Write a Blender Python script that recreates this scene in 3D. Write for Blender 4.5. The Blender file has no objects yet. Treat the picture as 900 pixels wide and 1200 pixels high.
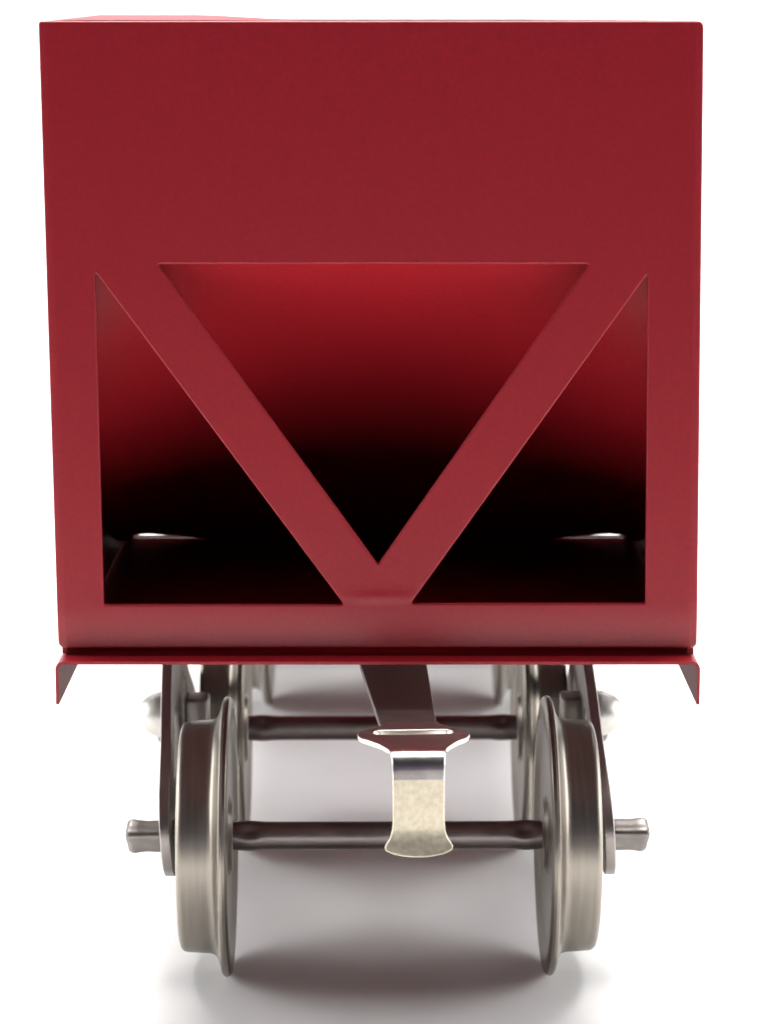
import bpy, bmesh, math, random
from mathutils import Vector, Matrix
R = math.radians
PI = math.pi
MM = 0.001
random.seed(3)
sc = bpy.context.scene
COL = sc.collection

# ------------------------------------------------------------------ camera
# distances in the comments are millimetres; wagon centre is the origin, +Y runs away from the lens
CAM_D = 306.0
CAM_H = 85.6
cd = bpy.data.cameras.new('camera')
cam = bpy.data.objects.new('camera', cd)
COL.objects.link(cam)
cam.location = (0, -CAM_D * MM, CAM_H * MM)
cam.rotation_euler = (R(90 - 10.3), 0, 0)
cd.sensor_fit = 'VERTICAL'
cd.sensor_height = 24.0
cd.sensor_width = 18.0
cd.lens = 64.0
cd.clip_start = 0.005
cd.clip_end = 20
cd.dof.use_dof = True
cd.dof.focus_distance = 0.228
cd.dof.aperture_fstop = 50
sc.camera = cam

# ------------------------------------------------------------------ world, lamps, exposure
w = bpy.data.worlds.new('World')
sc.world = w
w.use_nodes = True
bg = w.node_tree.nodes['Background']
# the dim room round the table: pale lavender walls over a dark floor
_t = w.node_tree
_tc = _t.nodes.new('ShaderNodeTexCoord')
_sx = _t.nodes.new('ShaderNodeSeparateXYZ')
_cr = _t.nodes.new('ShaderNodeValToRGB')
_mr = _t.nodes.new('ShaderNodeMapRange')
_mr.inputs['From Min'].default_value = -1
_mr.inputs['From Max'].default_value = 1
_t.links.new(_tc.outputs['Generated'], _sx.inputs['Vector'])
_t.links.new(_sx.outputs['Z'], _mr.inputs['Value'])
_t.links.new(_mr.outputs['Result'], _cr.inputs['Fac'])
_e = _cr.color_ramp.elements
_e[0].position, _e[0].color = 0.455, (0.075, 0.065, 0.10, 1)
_e[1].position, _e[1].color = 0.51, (0.15, 0.125, 0.20, 1)
_x = _e.new(0.62); _x.color = (0.08, 0.07, 0.10, 1)
_x = _e.new(0.75); _x.color = (0.04, 0.038, 0.045, 1)
_t.links.new(_cr.outputs['Color'], bg.inputs['Color'])
bg.inputs['Strength'].default_value = 1.0

def area(name, loc, rot, sx, sy, power, col=(1, 1, 1)):
    l = bpy.data.lights.new(name, 'AREA')
    l.shape = 'RECTANGLE'
    l.size = sx; l.size_y = sy
    l.energy = power
    l.color = col
    o = bpy.data.objects.new(name, l)
    o.location = loc
    o.rotation_euler = rot
    COL.objects.link(o)
    return o

area('softbox_lamp', (0.0, 0.06, 0.55), (0, 0, 0), 0.50, 0.40, 6.5, (1, 0.985, 0.96))
front = area('front_fill', (0.0, 0.0, 0.50), (R(-19), 0, 0), 0.40, 0.20, 1.0, (1, 0.985, 0.97))  # added fill on the paper ahead, bouncing up into the openings
front.data.spread = R(60)
area('side_fill', (-0.48, 0.05, 0.17), (0, R(-72), 0), 0.26, 0.56, 3.2, (1, 1, 1))  # added fill from both sides, lifting the shade under the wagon
area('side_fill', (0.48, 0.05, 0.17), (0, R(72), 0), 0.26, 0.56, 3.2, (1, 1, 1))
area('backdrop_fill', (0.0, 0.75, 0.55), (R(12), 0, 0), 1.0, 0.5, 13.0, (1, 1, 1))  # added light that lifts the sweep to white

sc.view_settings.view_transform = 'Standard'
sc.view_settings.look = 'None'
sc.view_settings.exposure = 0.0
sc.view_settings.gamma = 1.0

# ------------------------------------------------------------------ materials
def mat(name):
    m = bpy.data.materials.new(name)
    m.use_nodes = True
    nt = m.node_tree
    return m, nt, nt.nodes['Principled BSDF']

def noise(nt, scale, detail=4, stretch=None, rough=0.55):
    tc = nt.nodes.new('ShaderNodeTexCoord')
    n = nt.nodes.new('ShaderNodeTexNoise')
    n.inputs['Scale'].default_value = scale
    n.inputs['Detail'].default_value = detail
    n.inputs['Roughness'].default_value = rough
    if stretch:
        mp = nt.nodes.new('ShaderNodeMapping')
        mp.inputs['Scale'].default_value = stretch
        nt.links.new(tc.outputs['Object'], mp.inputs['Vector'])
        nt.links.new(mp.outputs['Vector'], n.inputs['Vector'])
    else:
        nt.links.new(tc.outputs['Object'], n.inputs['Vector'])
    return n

def ramp(nt, src, stops):
    r = nt.nodes.new('ShaderNodeValToRGB')
    e = r.color_ramp.elements
    e[0].position, e[0].color = stops[0][0], (*stops[0][1], 1)
    e[1].position, e[1].color = stops[-1][0], (*stops[-1][1], 1)
    for p, c in stops[1:-1]:
        x = e.new(p); x.color = (*c, 1)
    nt.links.new(src, r.inputs['Fac'])
    return r

def bump(nt, bsdf, src, strength, dist):
    b = nt.nodes.new('ShaderNodeBump')
    b.inputs['Strength'].default_value = strength
    b.inputs['Distance'].default_value = dist
    nt.links.new(src, b.inputs['Height'])
    nt.links.new(b.outputs['Normal'], bsdf.inputs['Normal'])

def paint(name, c1, c2, rough=0.45, coat=0.3, spec=0.2):
    m, nt, b = mat(name)
    n = noise(nt, 3200, 3)
    r = ramp(nt, n.outputs['Fac'], [(0.35, c1), (0.65, c2)])
    nt.links.new(r.outputs['Color'], b.inputs['Base Color'])
    b.inputs['Roughness'].default_value = rough
    b.inputs['Coat Weight'].default_value = coat
    b.inputs['Coat Roughness'].default_value = 0.3
    b.inputs['Specular IOR Level'].default_value = spec
    n2 = noise(nt, 2600, 2)
    bump(nt, b, n2.outputs['Fac'], 0.06, 0.0002)
    return m

def metal(name, c1, c2, r0, r1, scale=260, stretch=None, bs=0.05):
    m, nt, b = mat(name)
    b.inputs['Metallic'].default_value = 1.0
    n = noise(nt, scale, 5, stretch)
    r = ramp(nt, n.outputs['Fac'], [(0.3, c1), (0.7, c2)])
    nt.links.new(r.outputs['Color'], b.inputs['Base Color'])
    mr = nt.nodes.new('ShaderNodeMapRange')
    mr.inputs['From Min'].default_value = 0.3
    mr.inputs['From Max'].default_value = 0.7
    mr.inputs['To Min'].default_value = r0
    mr.inputs['To Max'].default_value = r1
    nt.links.new(n.outputs['Fac'], mr.inputs['Value'])
    nt.links.new(mr.outputs['Result'], b.inputs['Roughness'])
    n2 = noise(nt, scale * 6, 3, stretch)
    bump(nt, b, n2.outputs['Fac'], bs, 0.0002)
    return m

M_RED = paint('red_enamel', (0.218, 0.0052, 0.0115), (0.248, 0.0062, 0.0135))
M_WHEEL = metal('nickel_tread', (0.22, 0.197, 0.168), (0.265, 0.24, 0.208), 0.33, 0.40, 2600, (1, 0.05, 0.05), 0.0)
M_FRAME = metal('dull_nickel', (0.26, 0.235, 0.22), (0.34, 0.31, 0.29), 0.32, 0.46, 240)
M_AXLE = metal('dark_steel', (0.21, 0.18, 0.17), (0.28, 0.245, 0.235), 0.34, 0.46, 400)
M_STUB = metal('worn_steel', (0.17, 0.155, 0.145), (0.26, 0.24, 0.225), 0.34, 0.48, 500)
M_BRIGHT = metal('bright_nickel', (0.42, 0.40, 0.375), (0.48, 0.46, 0.435), 0.4, 0.48, 300, None, 0.02)
M_HOOK = metal('warm_nickel', (0.52, 0.465, 0.35), (0.70, 0.64, 0.51), 0.44, 0.52, 2600, None, 0.06)
M_CHUTE = paint('matt_red_enamel', (0.26, 0.005, 0.010), (0.30, 0.0065, 0.013), 0.55, 0.06, 0.2)
M_UNDER = paint('under_brown', (0.10, 0.035, 0.035), (0.13, 0.045, 0.045), 0.5, 0.2)  # underside brown, darkened to keep red bounce out of the shadow
M_CHROME = metal('polished_nickel', (0.62, 0.58, 0.54), (0.70, 0.66, 0.62), 0.17, 0.24, 500, None, 0.01)
M_TABLE, _nt, _b = mat('white_paper')
_n = noise(_nt, 60, 5)
_r = ramp(_nt, _n.outputs['Fac'], [(0.3, (0.80, 0.795, 0.79)), (0.7, (0.84, 0.835, 0.83))])
_nt.links.new(_r.outputs['Color'], _b.inputs['Base Color'])
_b.inputs['Roughness'].default_value = 0.6
_n2 = noise(_nt, 1500, 3)
bump(_nt, _b, _n2.outputs['Fac'], 0.08, 0.0002)

# ------------------------------------------------------------------ helpers
def link(name, bm, material, parent=None, smooth=25, wn=False, loc=None):
    bmesh.ops.scale(bm, vec=(MM, MM, MM), verts=bm.verts)
    bmesh.ops.recalc_face_normals(bm, faces=bm.faces)
    me = bpy.data.meshes.new(name)
    bm.to_mesh(me); bm.free()
    me.materials.append(material)
    if smooth:
        me.shade_smooth()
        me.set_sharp_from_angle(angle=R(smooth))
    o = bpy.data.objects.new(name, me)
    COL.objects.link(o)
    if parent: o.parent = parent
    if loc: o.location = Vector(loc) * MM
    if wn:
        m = o.modifiers.new('weighted_normal', 'WEIGHTED_NORMAL')
        m.keep_sharp = True
        m.weight = 100
    return o

def box(bm, x0, x1, y0, y1, z0, z1, bev=0.0, seg=3):
    b = bmesh.new()
    bmesh.ops.create_cube(b, size=1)
    for v in b.verts:
        v.co = Vector(((x0 + x1) / 2 + v.co.x * (x1 - x0), (y0 + y1) / 2 + v.co.y * (y1 - y0), (z0 + z1) / 2 + v.co.z * (z1 - z0)))
    if bev:
        bmesh.ops.bevel(b, geom=b.edges[:], offset=bev, segments=seg, profile=0.5, affect='EDGES')
    merge(bm, b)

def merge(bm, b):
    me = bpy.data.meshes.new('tmp')
    b.to_mesh(me); b.free()
    bm.from_mesh(me)
    bpy.data.meshes.remove(me)

def lathe_x(bm, prof, n=96, sign=1, cx=0, cy=0, cz=0, closed=True):
    """profile of (radius, offset along X), turned about the X axis"""
    rings = []
    for r, u in prof:
        if r < 1e-6:
            rings.append([bm.verts.new((cx + sign * u, cy, cz))])
        else:
            rings.append([bm.verts.new((cx + sign * u, cy + r * math.cos(2 * PI * k / n), cz + r * math.sin(2 * PI * k / n))) for k in range(n)])
    for a, b in zip(rings, rings[1:]):
        for k in range(n):
            k2 = (k + 1) % n
            if len(a) == 1 and len(b) == 1: continue
            if len(a) == 1: bm.faces.new((a[0], b[k], b[k2]))
            elif len(b) == 1: bm.faces.new((a[k], b[0], a[k2]))
            else: bm.faces.new((a[k], b[k], b[k2], a[k2]))

def sheet(outline, holes, half, bev, res=4):
    """flat pressed sheet in local XY with holes, rounded edges; returns a bmesh (Z is thickness)"""
    c = bpy.data.curves.new('tmp', 'CURVE')
    c.dimensions = '2D'
    c.fill_mode = 'BOTH'
    c.extrude = half - bev
    c.bevel_depth = bev
    c.bevel_resolution = res
    c.offset = -bev
    for pts in [outline] + holes:
        s = c.splines.new('POLY')
        s.points.add(len(pts) - 1)
        for p, q in zip(s.points, pts): p.co = (q[0], q[1], 0, 1)
        s.use_cyclic_u = True
    o = bpy.data.objects.new('tmp', c)
    COL.objects.link(o)
    dg = bpy.context.evaluated_depsgraph_get()
    me = bpy.data.meshes.new_from_object(o.evaluated_get(dg))
    bm = bmesh.new()
    bm.from_mesh(me)
    bpy.data.objects.remove(o)
    bpy.data.curves.remove(c)
    bpy.data.meshes.remove(me)
    bmesh.ops.remove_doubles(bm, verts=bm.verts, dist=0.002)
    return bm

def cuts(bm, axis, values):
    for v in values:
        co = [0, 0, 0]; no = [0, 0, 0]
        co[axis] = v; no[axis] = 1
        bmesh.ops.bisect_plane(bm, geom=bm.verts[:] + bm.edges[:] + bm.faces[:], plane_co=co, plane_no=no, dist=1e-4)

def round_poly(pts, rad, n=5):
    out = []
    L = len(pts)
    for i in range(L):
        p = Vector(pts[i]); a = Vector(pts[i - 1]); b = Vector(pts[(i + 1) % L])
        r = rad[i] if isinstance(rad, (list, tuple)) else rad
        d1 = (a - p).normalized(); d2 = (b - p).normalized()
        ang = d1.angle(d2)
        t = r / math.tan(ang / 2)
        t = min(t, (a - p).length * 0.45, (b - p).length * 0.45)
        p1 = p + d1 * t; p2 = p + d2 * t
        for k in range(n + 1):
            s = k / n
            out.append(tuple(((1 - s) ** 2) * p1 + 2 * s * (1 - s) * p + s * s * p2))
    return out

def smoothstep(a, b, x):
    t = max(0, min(1, (x - a) / (b - a)))
    return t * t * (3 - 2 * t)

# ------------------------------------------------------------------ setting: white paper sweep
bm = bmesh.new()
prof = [(-250, 0), (-200, 0), (0, 0), (200, 0), (500, 0), (950, 0)]
for k in range(1, 17):
    a = PI / 2 * k / 16
    prof.append((950 + 120 * math.sin(a), 120 - 120 * math.cos(a)))
prof += [(1070, 170)]
prev = None
for y, z in prof:
    row = [bm.verts.new((x, y, z)) for x in (-700, 700)]
    if prev: bm.faces.new((prev[0], prev[1], row[1], row[0]))
    prev = row
tb = link('tabletop', bm, M_TABLE, None, smooth=40)
tb['kind'] = 'structure'

# ------------------------------------------------------------------ the wagon
wagon = bpy.data.objects.new('hopper_wagon', None)
COL.objects.link(wagon)
wagon.empty_display_size = 0.02
wagon['label'] = 'red tinplate model railway hopper wagon with V-braced end panel, standing on white paper'
wagon['category'] = 'model wagon'

HALF_L = 91.0          # end panels at y = -91 and +91
ZT = 85.2              # top edge
ZB = 35.3              # bottom edge of the end panel
HW = 25.65
def lean(z):           # the pressed body leans a hair to one side
    return -0.52 - 0.48 * (z - ZB) / (ZT - ZB)

def end_panel(name, flip):
    ho = HW + 0.17
    out = [(-ho, ZB), (ho, ZB), (ho, ZT), (-ho, ZT)]
    out = round_poly(out, [0.55, 0.5, 0.55, 0.3])
    # openings measured on the photograph's front panel
    hl = round_poly([(-22.0, 38.95), (-2.7, 38.95), (-21.95, 65.75)], [0.18, 0.12, 0.1], 3)
    hm = round_poly([(-16.95, 66.35), (0.1, 42.25), (16.95, 66.35)], [0.1, 0.1, 0.1], 3)
    hr = round_poly([(2.75, 39.05), (21.6, 39.05), (21.6, 65.6)], [0.12, 0.18, 0.1], 3)
    bm = sheet(out, [hl, hm, hr], 0.28, 0.16)
    cuts(bm, 1, [35.9, 36.6, 37.3, 37.9, 38.4, 38.75, 39.0, 39.2, 39.4, 39.6, 39.8, 40.0, 40.3, 40.8] + [68, 72, 76, 80, 83.5])
    cuts(bm, 0, [-25.3, -25, 25, 25.3, -3, -2, -1.2, -0.4, 0.4, 1.2, 2, 3])
    for v in bm.verts:
        x, z, t = v.co.x, v.co.y, v.co.z
        y = -HALF_L + 0.28 - t
        # lower lip rolls back, vertical corners roll round, faint oil-canning in the sheet
        y += 0.2 * smoothstep(38.9, 35.3, z) ** 1.4
        y += 0.12 * smoothstep(25.0, 25.65, abs(x)) ** 2
        y += -0.07 * math.exp(-((z - 39.55) / 0.45) ** 2 - ((x - 0.3) / 2.4) ** 2)
        y += -0.10 * smoothstep(60, 84, z) * math.cos(x / HW * PI / 2)
        v.co = Vector((x + lean(z), y, z))
    if flip:
        for v in bm.verts: v.co.y = -v.co.y
    return link(name, bm, M_RED, wagon, 20, True)
end_panel('end_panel', False)
end_panel('end_panel', True)

# side walls
for s in (-1, 1):
    bm = bmesh.new()
    box(bm, s * (HW - 0.1), s * (HW - 0.55), -HALF_L + 0.62, HALF_L - 0.62, 34.74, ZT - 0.25, 0.05, 1)
    for v in bm.verts: v.co.x += lean(v.co.z)
    link('side_wall', bm, M_RED, wagon)

# rolled top rim: an inward flange all the way round, buckled up a little at one front corner
def rim_z(x, y):
    b = smoothstep(-25.2, -22.5, x) * smoothstep(-5, -14, x) * smoothstep(-60, -86, y)
    return 0.45 * b
bm = bmesh.new()
N = 60
outer, inner = [], []
def rim_loop(hx, hy):
    p = []
    for k in range(N): p.append((-hx + 2 * hx * k / N, -hy))
    for k in range(N): p.append((hx, -hy + 2 * hy * k / N))
    for k in range(N): p.append((hx - 2 * hx * k / N, hy))
    for k in range(N): p.append((-hx, hy - 2 * hy * k / N))
    return p
lo, li = rim_loop(HW - 0.4, HALF_L - 0.35), rim_loop(HW - 4.2, HALF_L - 4.0)
rings = []
for loop, dz in ((lo, -0.35), (lo, 0.0), (li, 0.0), (li, -0.35)):
    rings.append([bm.verts.new((x + lean(ZT), y, ZT + 0.02 + dz + rim_z(x, y) * (0.12 if loop is lo else 1.0))) for x, y in loop])
for i in range(4):
    a, b = rings[i], rings[(i + 1) % 4]
    for k in range(len(a)):
        k2 = (k + 1) % len(a)
        bm.faces.new((a[k], a[k2], b[k2], b[k]))
link('top_rim', bm, M_RED, wagon, 40)

# hopper slope sheets: from just above the openings down and back to the floor
def slope_sheet(flip):
    bm = bmesh.new()
    NX, NS = 120, 26
    grid = []
    for side in (0, 1):
        g = []
        for j in range(NS + 1):
            t = j / NS
            row = []
            for i in range(NX + 1):
                x = -25.3 + 50.6 * i / NX
                ax = abs(x)
                # curved chute: steep at the top, running out flat at the foot, dished in the middle to deepen the shade there
                wd = 1 - (x / 25.3) ** 2
                py, pz = 4.0 + 20.0 * wd, 43.0 + 6.0 * wd
                y = -HALF_L + (1 - t) ** 2 * 0.75 + 2 * t * (1 - t) * py + t * t * 50.25
                z = (1 - t) ** 2 * 68.2 + 2 * t * (1 - t) * pz + t * t * 34.5
                lift = 0.74 * (smoothstep(12.5, 24.4, ax) ** 1.2) * (1 - smoothstep(24.0, 24.3, ax)) * smoothstep(0.86, 1.0, t)
                zz = z + lift + side * 0.35
                row.append(bm.verts.new((x + lean(zz), y + (0.12 if side else 0), zz)))
            g.append(row)
        grid.append(g)
    for side in (0, 1):
        g = grid[side]
        for j in range(NS):
            for i in range(NX):
                bm.faces.new((g[j][i], g[j][i + 1], g[j + 1][i + 1], g[j + 1][i]))
    a, b = grid
    for i in range(NX):
        bm.faces.new((a[0][i], a[0][i + 1], b[0][i + 1], b[0][i]))
        bm.faces.new((a[NS][i], a[NS][i + 1], b[NS][i + 1], b[NS][i]))
    for j in range(NS):
        bm.faces.new((a[j][0], a[j + 1][0], b[j + 1][0], b[j][0]))
        bm.faces.new((a[j][NX], a[j + 1][NX], b[j + 1][NX], b[j][NX]))
    if flip:
        for v in bm.verts: v.co.y = -v.co.y
    link('slope_sheet', bm, M_CHUTE, wagon, 40)
slope_sheet(False)
slope_sheet(True)

# unseen bin bottom, added to stop overhead light falling between the two slopes
bm = bmesh.new()
box(bm, -25.0, 25.0, -79, 79, 60.0, 60.5)
for v in bm.verts: v.co.x += lean(40)
link('bin_light_stop', bm, M_RED, wagon)

# unseen tin sheet added behind the slope gap, greying the light through it
bm = bmesh.new()
box(bm, -25.4, 25.4, -0.2, 0.2, -3.5, 3.5, 0.08, 1)
ch = link('gap_reflector', bm, M_BRIGHT, wagon, 30, loc=(-0.5, -36.2, 31.2))
ch.rotation_euler.x = R(24)

# underframe: floor plates over the bogies, rounded into long side skirts
def underframe():
    bm = bmesh.new()
    th = 0.24
    zt = 34.68
    hx = 25.85
    rad = 0.65
    def section(wide):
        pts = [(-hx, 31.15)]
        for k in range(7):
            a = PI - PI / 2 * k / 6
            pts.append((-hx + rad + rad * math.cos(a), zt - rad + rad * math.sin(a)))
        return pts
    left = section(True)
    full = left + [(-p[0], p[1]) for p in reversed(left)]
    def inset(pts, t):
        out = []
        for i, p in enumerate(pts):
            a = Vector(pts[max(i - 1, 0)]); b = Vector(pts[min(i + 1, len(pts) - 1)])
            d = (b - a).normalized()
            out.append((p[0] + d.y * t, p[1] - d.x * t))
        return out
    def extrude(pts, y0, y1):
        ins = inset(pts, th)
        loop = pts + ins[::-1]
        r = [[bm.verts.new((x - 0.5, y, z)) for x, z in loop] for y in (y0, y1)]
        n = len(loop); m = len(pts)
        for k in range(n):
            k2 = (k + 1) % n
            bm.faces.new((r[0][k], r[0][k2], r[1][k2], r[1][k]))
        for ring in r:
            for k in range(m - 1):
                bm.faces.new((ring[k], ring[k + 1], ring[n - 2 - k], ring[n - 1 - k]))
    yf = -HALF_L - 1.9
    extrude(full, yf, -40.2)
    extrude(full, 40.2, -yf)
    for pts in ([p for p in left], [(-p[0], p[1]) for p in reversed(left)]):
        extrude(pts, -40.2, 40.2)
    o = link('underframe', bm, M_RED, wagon, 30)
    # skirt insides and underside brown, dark enough to mute red bounce in the shadow
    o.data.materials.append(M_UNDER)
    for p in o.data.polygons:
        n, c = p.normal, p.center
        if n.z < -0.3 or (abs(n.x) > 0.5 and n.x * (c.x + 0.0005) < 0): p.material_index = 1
underframe()

# ------------------------------------------------------------------ bogies
WH = 12.6              # flange radius = axle height
FLANGE = [(0, 0.15), (1.25, 0.15), (3.2, 0.0), (3.6, 0.35), (9.8, 0.35), (10.3, 0.02), (11.9, 0.0), (12.3, 0.06), (12.52, 0.22), (12.6, 0.48),
          (12.52, 0.70), (12.28, 0.86), (11.8, 0.98), (11.35, 1.10), (10.98, 1.24), (10.72, 1.42), (10.56, 1.66), (10.48, 2.0),
          (10.36, 4.0), (10.28, 4.3), (10.1, 4.5), (9.8, 4.6), (8.9, 4.6), (8.6, 4.3), (8.4, 3.4), (4.0, 3.2), (3.5, 3.4), (3.3, 4.5), (1.3, 4.55), (0, 4.55)]

def axle_mesh():
    bm = bmesh.new()
    n, L = 40, 13.98
    xs = [-L + 2 * L * k / 160 for k in range(161)]
    rings = []
    for x in xs:
        ring = []
        d = L - abs(x)
        for k in range(n):
            a = 2 * PI * k / n
            r = 1.27
            sw = math.exp(-((d - 1.5) / 1.0) ** 2)
            # crimp: pressed dimple on the upper front, slight swelling round it
            da = (a - R(140) + PI) % (2 * PI) - PI
            r += 0.10 * sw - 0.42 * math.exp(-((d - 1.6) / 0.75) ** 2 - (da / 0.45) ** 2)
            ring.append(bm.verts.new((x, r * math.cos(a), r * math.sin(a))))
        rings.append(ring)
    for a, b in zip(rings, rings[1:]):
        for k in range(n):
            bm.faces.new((a[k], b[k], b[(k + 1) % n], a[(k + 1) % n]))
    return bm

def frame_mesh(s):
    """arch-bar side frame, stamped sheet in the YZ plane"""
    pts = [(-5.2, 27.2), (-6.2, 25.6)]
    for p in [(-10.2, 23.2), (-14.4, 20.0), (-18.4, 17.8), (-20.3, 16.8), (-21.5, 15.7), (-22.2, 14.6)]: pts.append(p)
    for k in range(0, 9):
        a = R(168) + R(212) * k / 8
        pts.append((-19 + 3.5 * math.cos(a), 12.6 + 3.6 * math.sin(a)))
    pts += [(-12.5, 12.6), (-6.5, 10.6)]
    full = pts + [(-p[0], p[1]) for p in reversed(pts)]
    hole = [(-13.2, 16.6), (-6.6, 13.4), (-4.4, 13.8), (-4.4, 20.4), (-7.2, 21.4)]
    hole2 = [(-p[0], p[1]) for p in reversed(hole)]
    bm = sheet(full, [round_poly(hole, 0.5, 3), round_poly(hole2, 0.5, 3)], 0.5, 0.16, 3)
    cuts(bm, 1, [16.5, 21])
    for v in bm.verts:
        y, z, t = v.co
        v.co = Vector((s * (19.85 + t) - 0.06 * (z - 12.6), y, z))
    return bm

def bogie(name, cy, cx, yaw):
    bm = bmesh.new()
    box(bm, -20.9, 20.9, -5.0, 5.0, 26.6, 28.2, 0.25)
    lathe = bmesh.new()
    b2 = bmesh.new()
    bmesh.ops.create_cone(b2, cap_ends=True, segments=40, radius1=5.0, radius2=5.0, depth=5.9)
    for v in b2.verts: v.co.z += 31.2
    merge(bm, b2); lathe.free()
    bo = link(name, bm, M_FRAME, wagon, 30)
    bo.location = Vector((cx, cy, 0)) * MM
    bo.rotation_euler.z = yaw
    for ay in (-19, 19):
        o = link('axle', axle_mesh(), M_AXLE, bo, 50)
        o.location = Vector((0, ay, WH)) * MM
        for s in (-1, 1):
            b = bmesh.new()
            lathe_x(b, [(r, u + 14.0) for r, u in FLANGE], 128, s)
            o = link('wheel', b, M_WHEEL, bo, 35)
            o.location = Vector((0, ay, WH)) * MM
            # squared axle end that pokes out through the side frame
            b = bmesh.new()
            lathe_x(b, [(0, 19.2), (1.27, 19.2), (1.27, 21.0), (1.24, 21.7), (1.3, 22.4), (1.38, 22.9), (1.34, 23.2), (1.2, 23.4), (0.6, 23.45), (0, 23.45)], 48, s)
            for v in b.verts:      # squared, slightly twisted stub with an oblique end
                a4 = math.atan2(v.co.z, v.co.y)
                k = 1 + 0.13 * math.cos(4 * (a4 - R(68)))
                v.co.y *= k; v.co.z *= k
                if abs(v.co.x) > 22.8: v.co.x -= s * 0.14 * (v.co.y - v.co.z * 0.8)
            o = link('axle_end', b, M_STUB, bo, 40)
            o.location = Vector((0, ay, WH)) * MM
    for s in (-1, 1):
        link('side_frame', frame_mesh(s), M_FRAME, bo, 30, True)
        # domed stud with a small eye, its shank and square collar inside the frame
        b = bmesh.new()
        prof = [(0, 20.0), (1.1, 20.0), (1.1, 20.38)] + [(2.3 * math.cos(PI / 2 * k / 14) ** 0.8, 20.4 + 3.1 * math.sin(PI / 2 * k / 14)) for k in range(14)] + [(0, 23.5)]
        lathe_x(b, prof, 48, s, 0, 0, 19.0)
        for v in b.verts: v.co.x -= 0.4
        link('stud', b, M_BRIGHT, bo, 50)
        b = bmesh.new()
        x0, x1 = sorted((s * 17.0, s * 19.34))
        box(b, x0, x1, -1.7, 1.7, 17.7, 20.9, 0.35)
        link('spring_block', b, M_FRAME, bo, 30)
    return bo
bogie('bogie', -49, 0.1, R(0.7))
bogie('bogie', 49, 0.0, R(-0.2))

# ------------------------------------------------------------------ coupler
ZC = 30.6
def strip_from_y(name, material, outline, holes, start, direction, path, half, parent, cutvals):
    bm = sheet(outline, holes, half, half * 0.45, 3)
    cuts(bm, 1, cutvals)
    side = Vector((direction.y, -direction.x, 0))
    side = -side if side.x < 0 else side
    for v in bm.verts:
        p, nrm = path(v.co.y)
        base = Vector(start) + direction * p[0] + Vector((0, 0, p[1]))
        n3 = direction * nrm[0] + Vector((0, 0, nrm[1]))
        v.co = base + side * v.co.x + n3 * v.co.z
    return link(name, bm, material, parent, 30, True)

dirn = Vector((0.055, -1, 0)).normalized()
bar_out = [(-3.0, -40), (3.0, -40), (2.85, -20), (2.2, 0.6), (-2.2, 0.6), (-2.85, -20)]
start = (1.95, 208.3 - 306, ZC)
coupler = strip_from_y('coupler', M_AXLE, bar_out, [], (1.95, 208.3 - 306, ZC - 0.2), dirn, lambda s: ((s, 0), (0, 1)), 0.3, wagon, [])
BR = 1.15
S0 = 8.0
def hook_path(s):
    if s < S0:
        return (s, 0), (0, 1)
    arc = BR * R(86)
    if s < S0 + arc:
        a = (s - S0) / BR
        return (S0 + BR * math.sin(a), -BR + BR * math.cos(a)), (math.sin(a), math.cos(a))
    a = R(86)
    e = s - S0 - arc
    fl = 0.5 * max(0, e - 4.6) ** 1.6 / 3.0
    return (S0 + BR * math.sin(a) + e * math.cos(a) + fl, -BR + BR * math.cos(a) - e * math.sin(a)), (math.sin(a), math.cos(a))
half = [(2.2, 0.0), (2.3, 0.7), (2.7, 1.3), (3.5, 1.9), (4.1, 2.4), (4.33, 3.1), (4.33, 3.9), (4.05, 4.7), (3.5, 5.5), (2.95, 6.3), (2.55, 7.0), (2.28, 7.7), (2.1, 8.4), (2.0, 9.2),
        (1.96, 10.5), (1.95, 13.6), (2.0, 14.4), (2.15, 14.9), (2.45, 15.35), (2.58, 15.6), (2.5, 15.85), (1.9, 16.1), (1.1, 16.25), (0.4, 16.3)]
outline = [(x, y) for x, y in half] + [(-x, y) for x, y in reversed(half)]
slot = []
for k in range(9): slot.append((2.5 + 0.62 * math.sin(PI * k / 8), 3.0 - 0.62 * math.cos(PI * k / 8)))
slot += [(-x, y) for x, y in reversed(slot)]
hook = strip_from_y('hook_plate', M_HOOK, outline, [slot], (2.1, 208.3 - 306, ZC + 0.15), dirn, hook_path, 0.21, coupler,
                    [7.0, 7.6] + [8 + 0.2 * k for k in range(10)] + [10.5, 12, 13.5, 14.2, 14.7, 15.1, 15.5, 15.8])

# the plate and the bend are polished, the tongue's face is a rougher warm cream
hook.data.materials.append(M_CHROME)
for p in hook.data.polygons:
    if min(hook.data.vertices[i].co.z for i in p.vertices) > (ZC - 1.75) * MM: p.material_index = 1
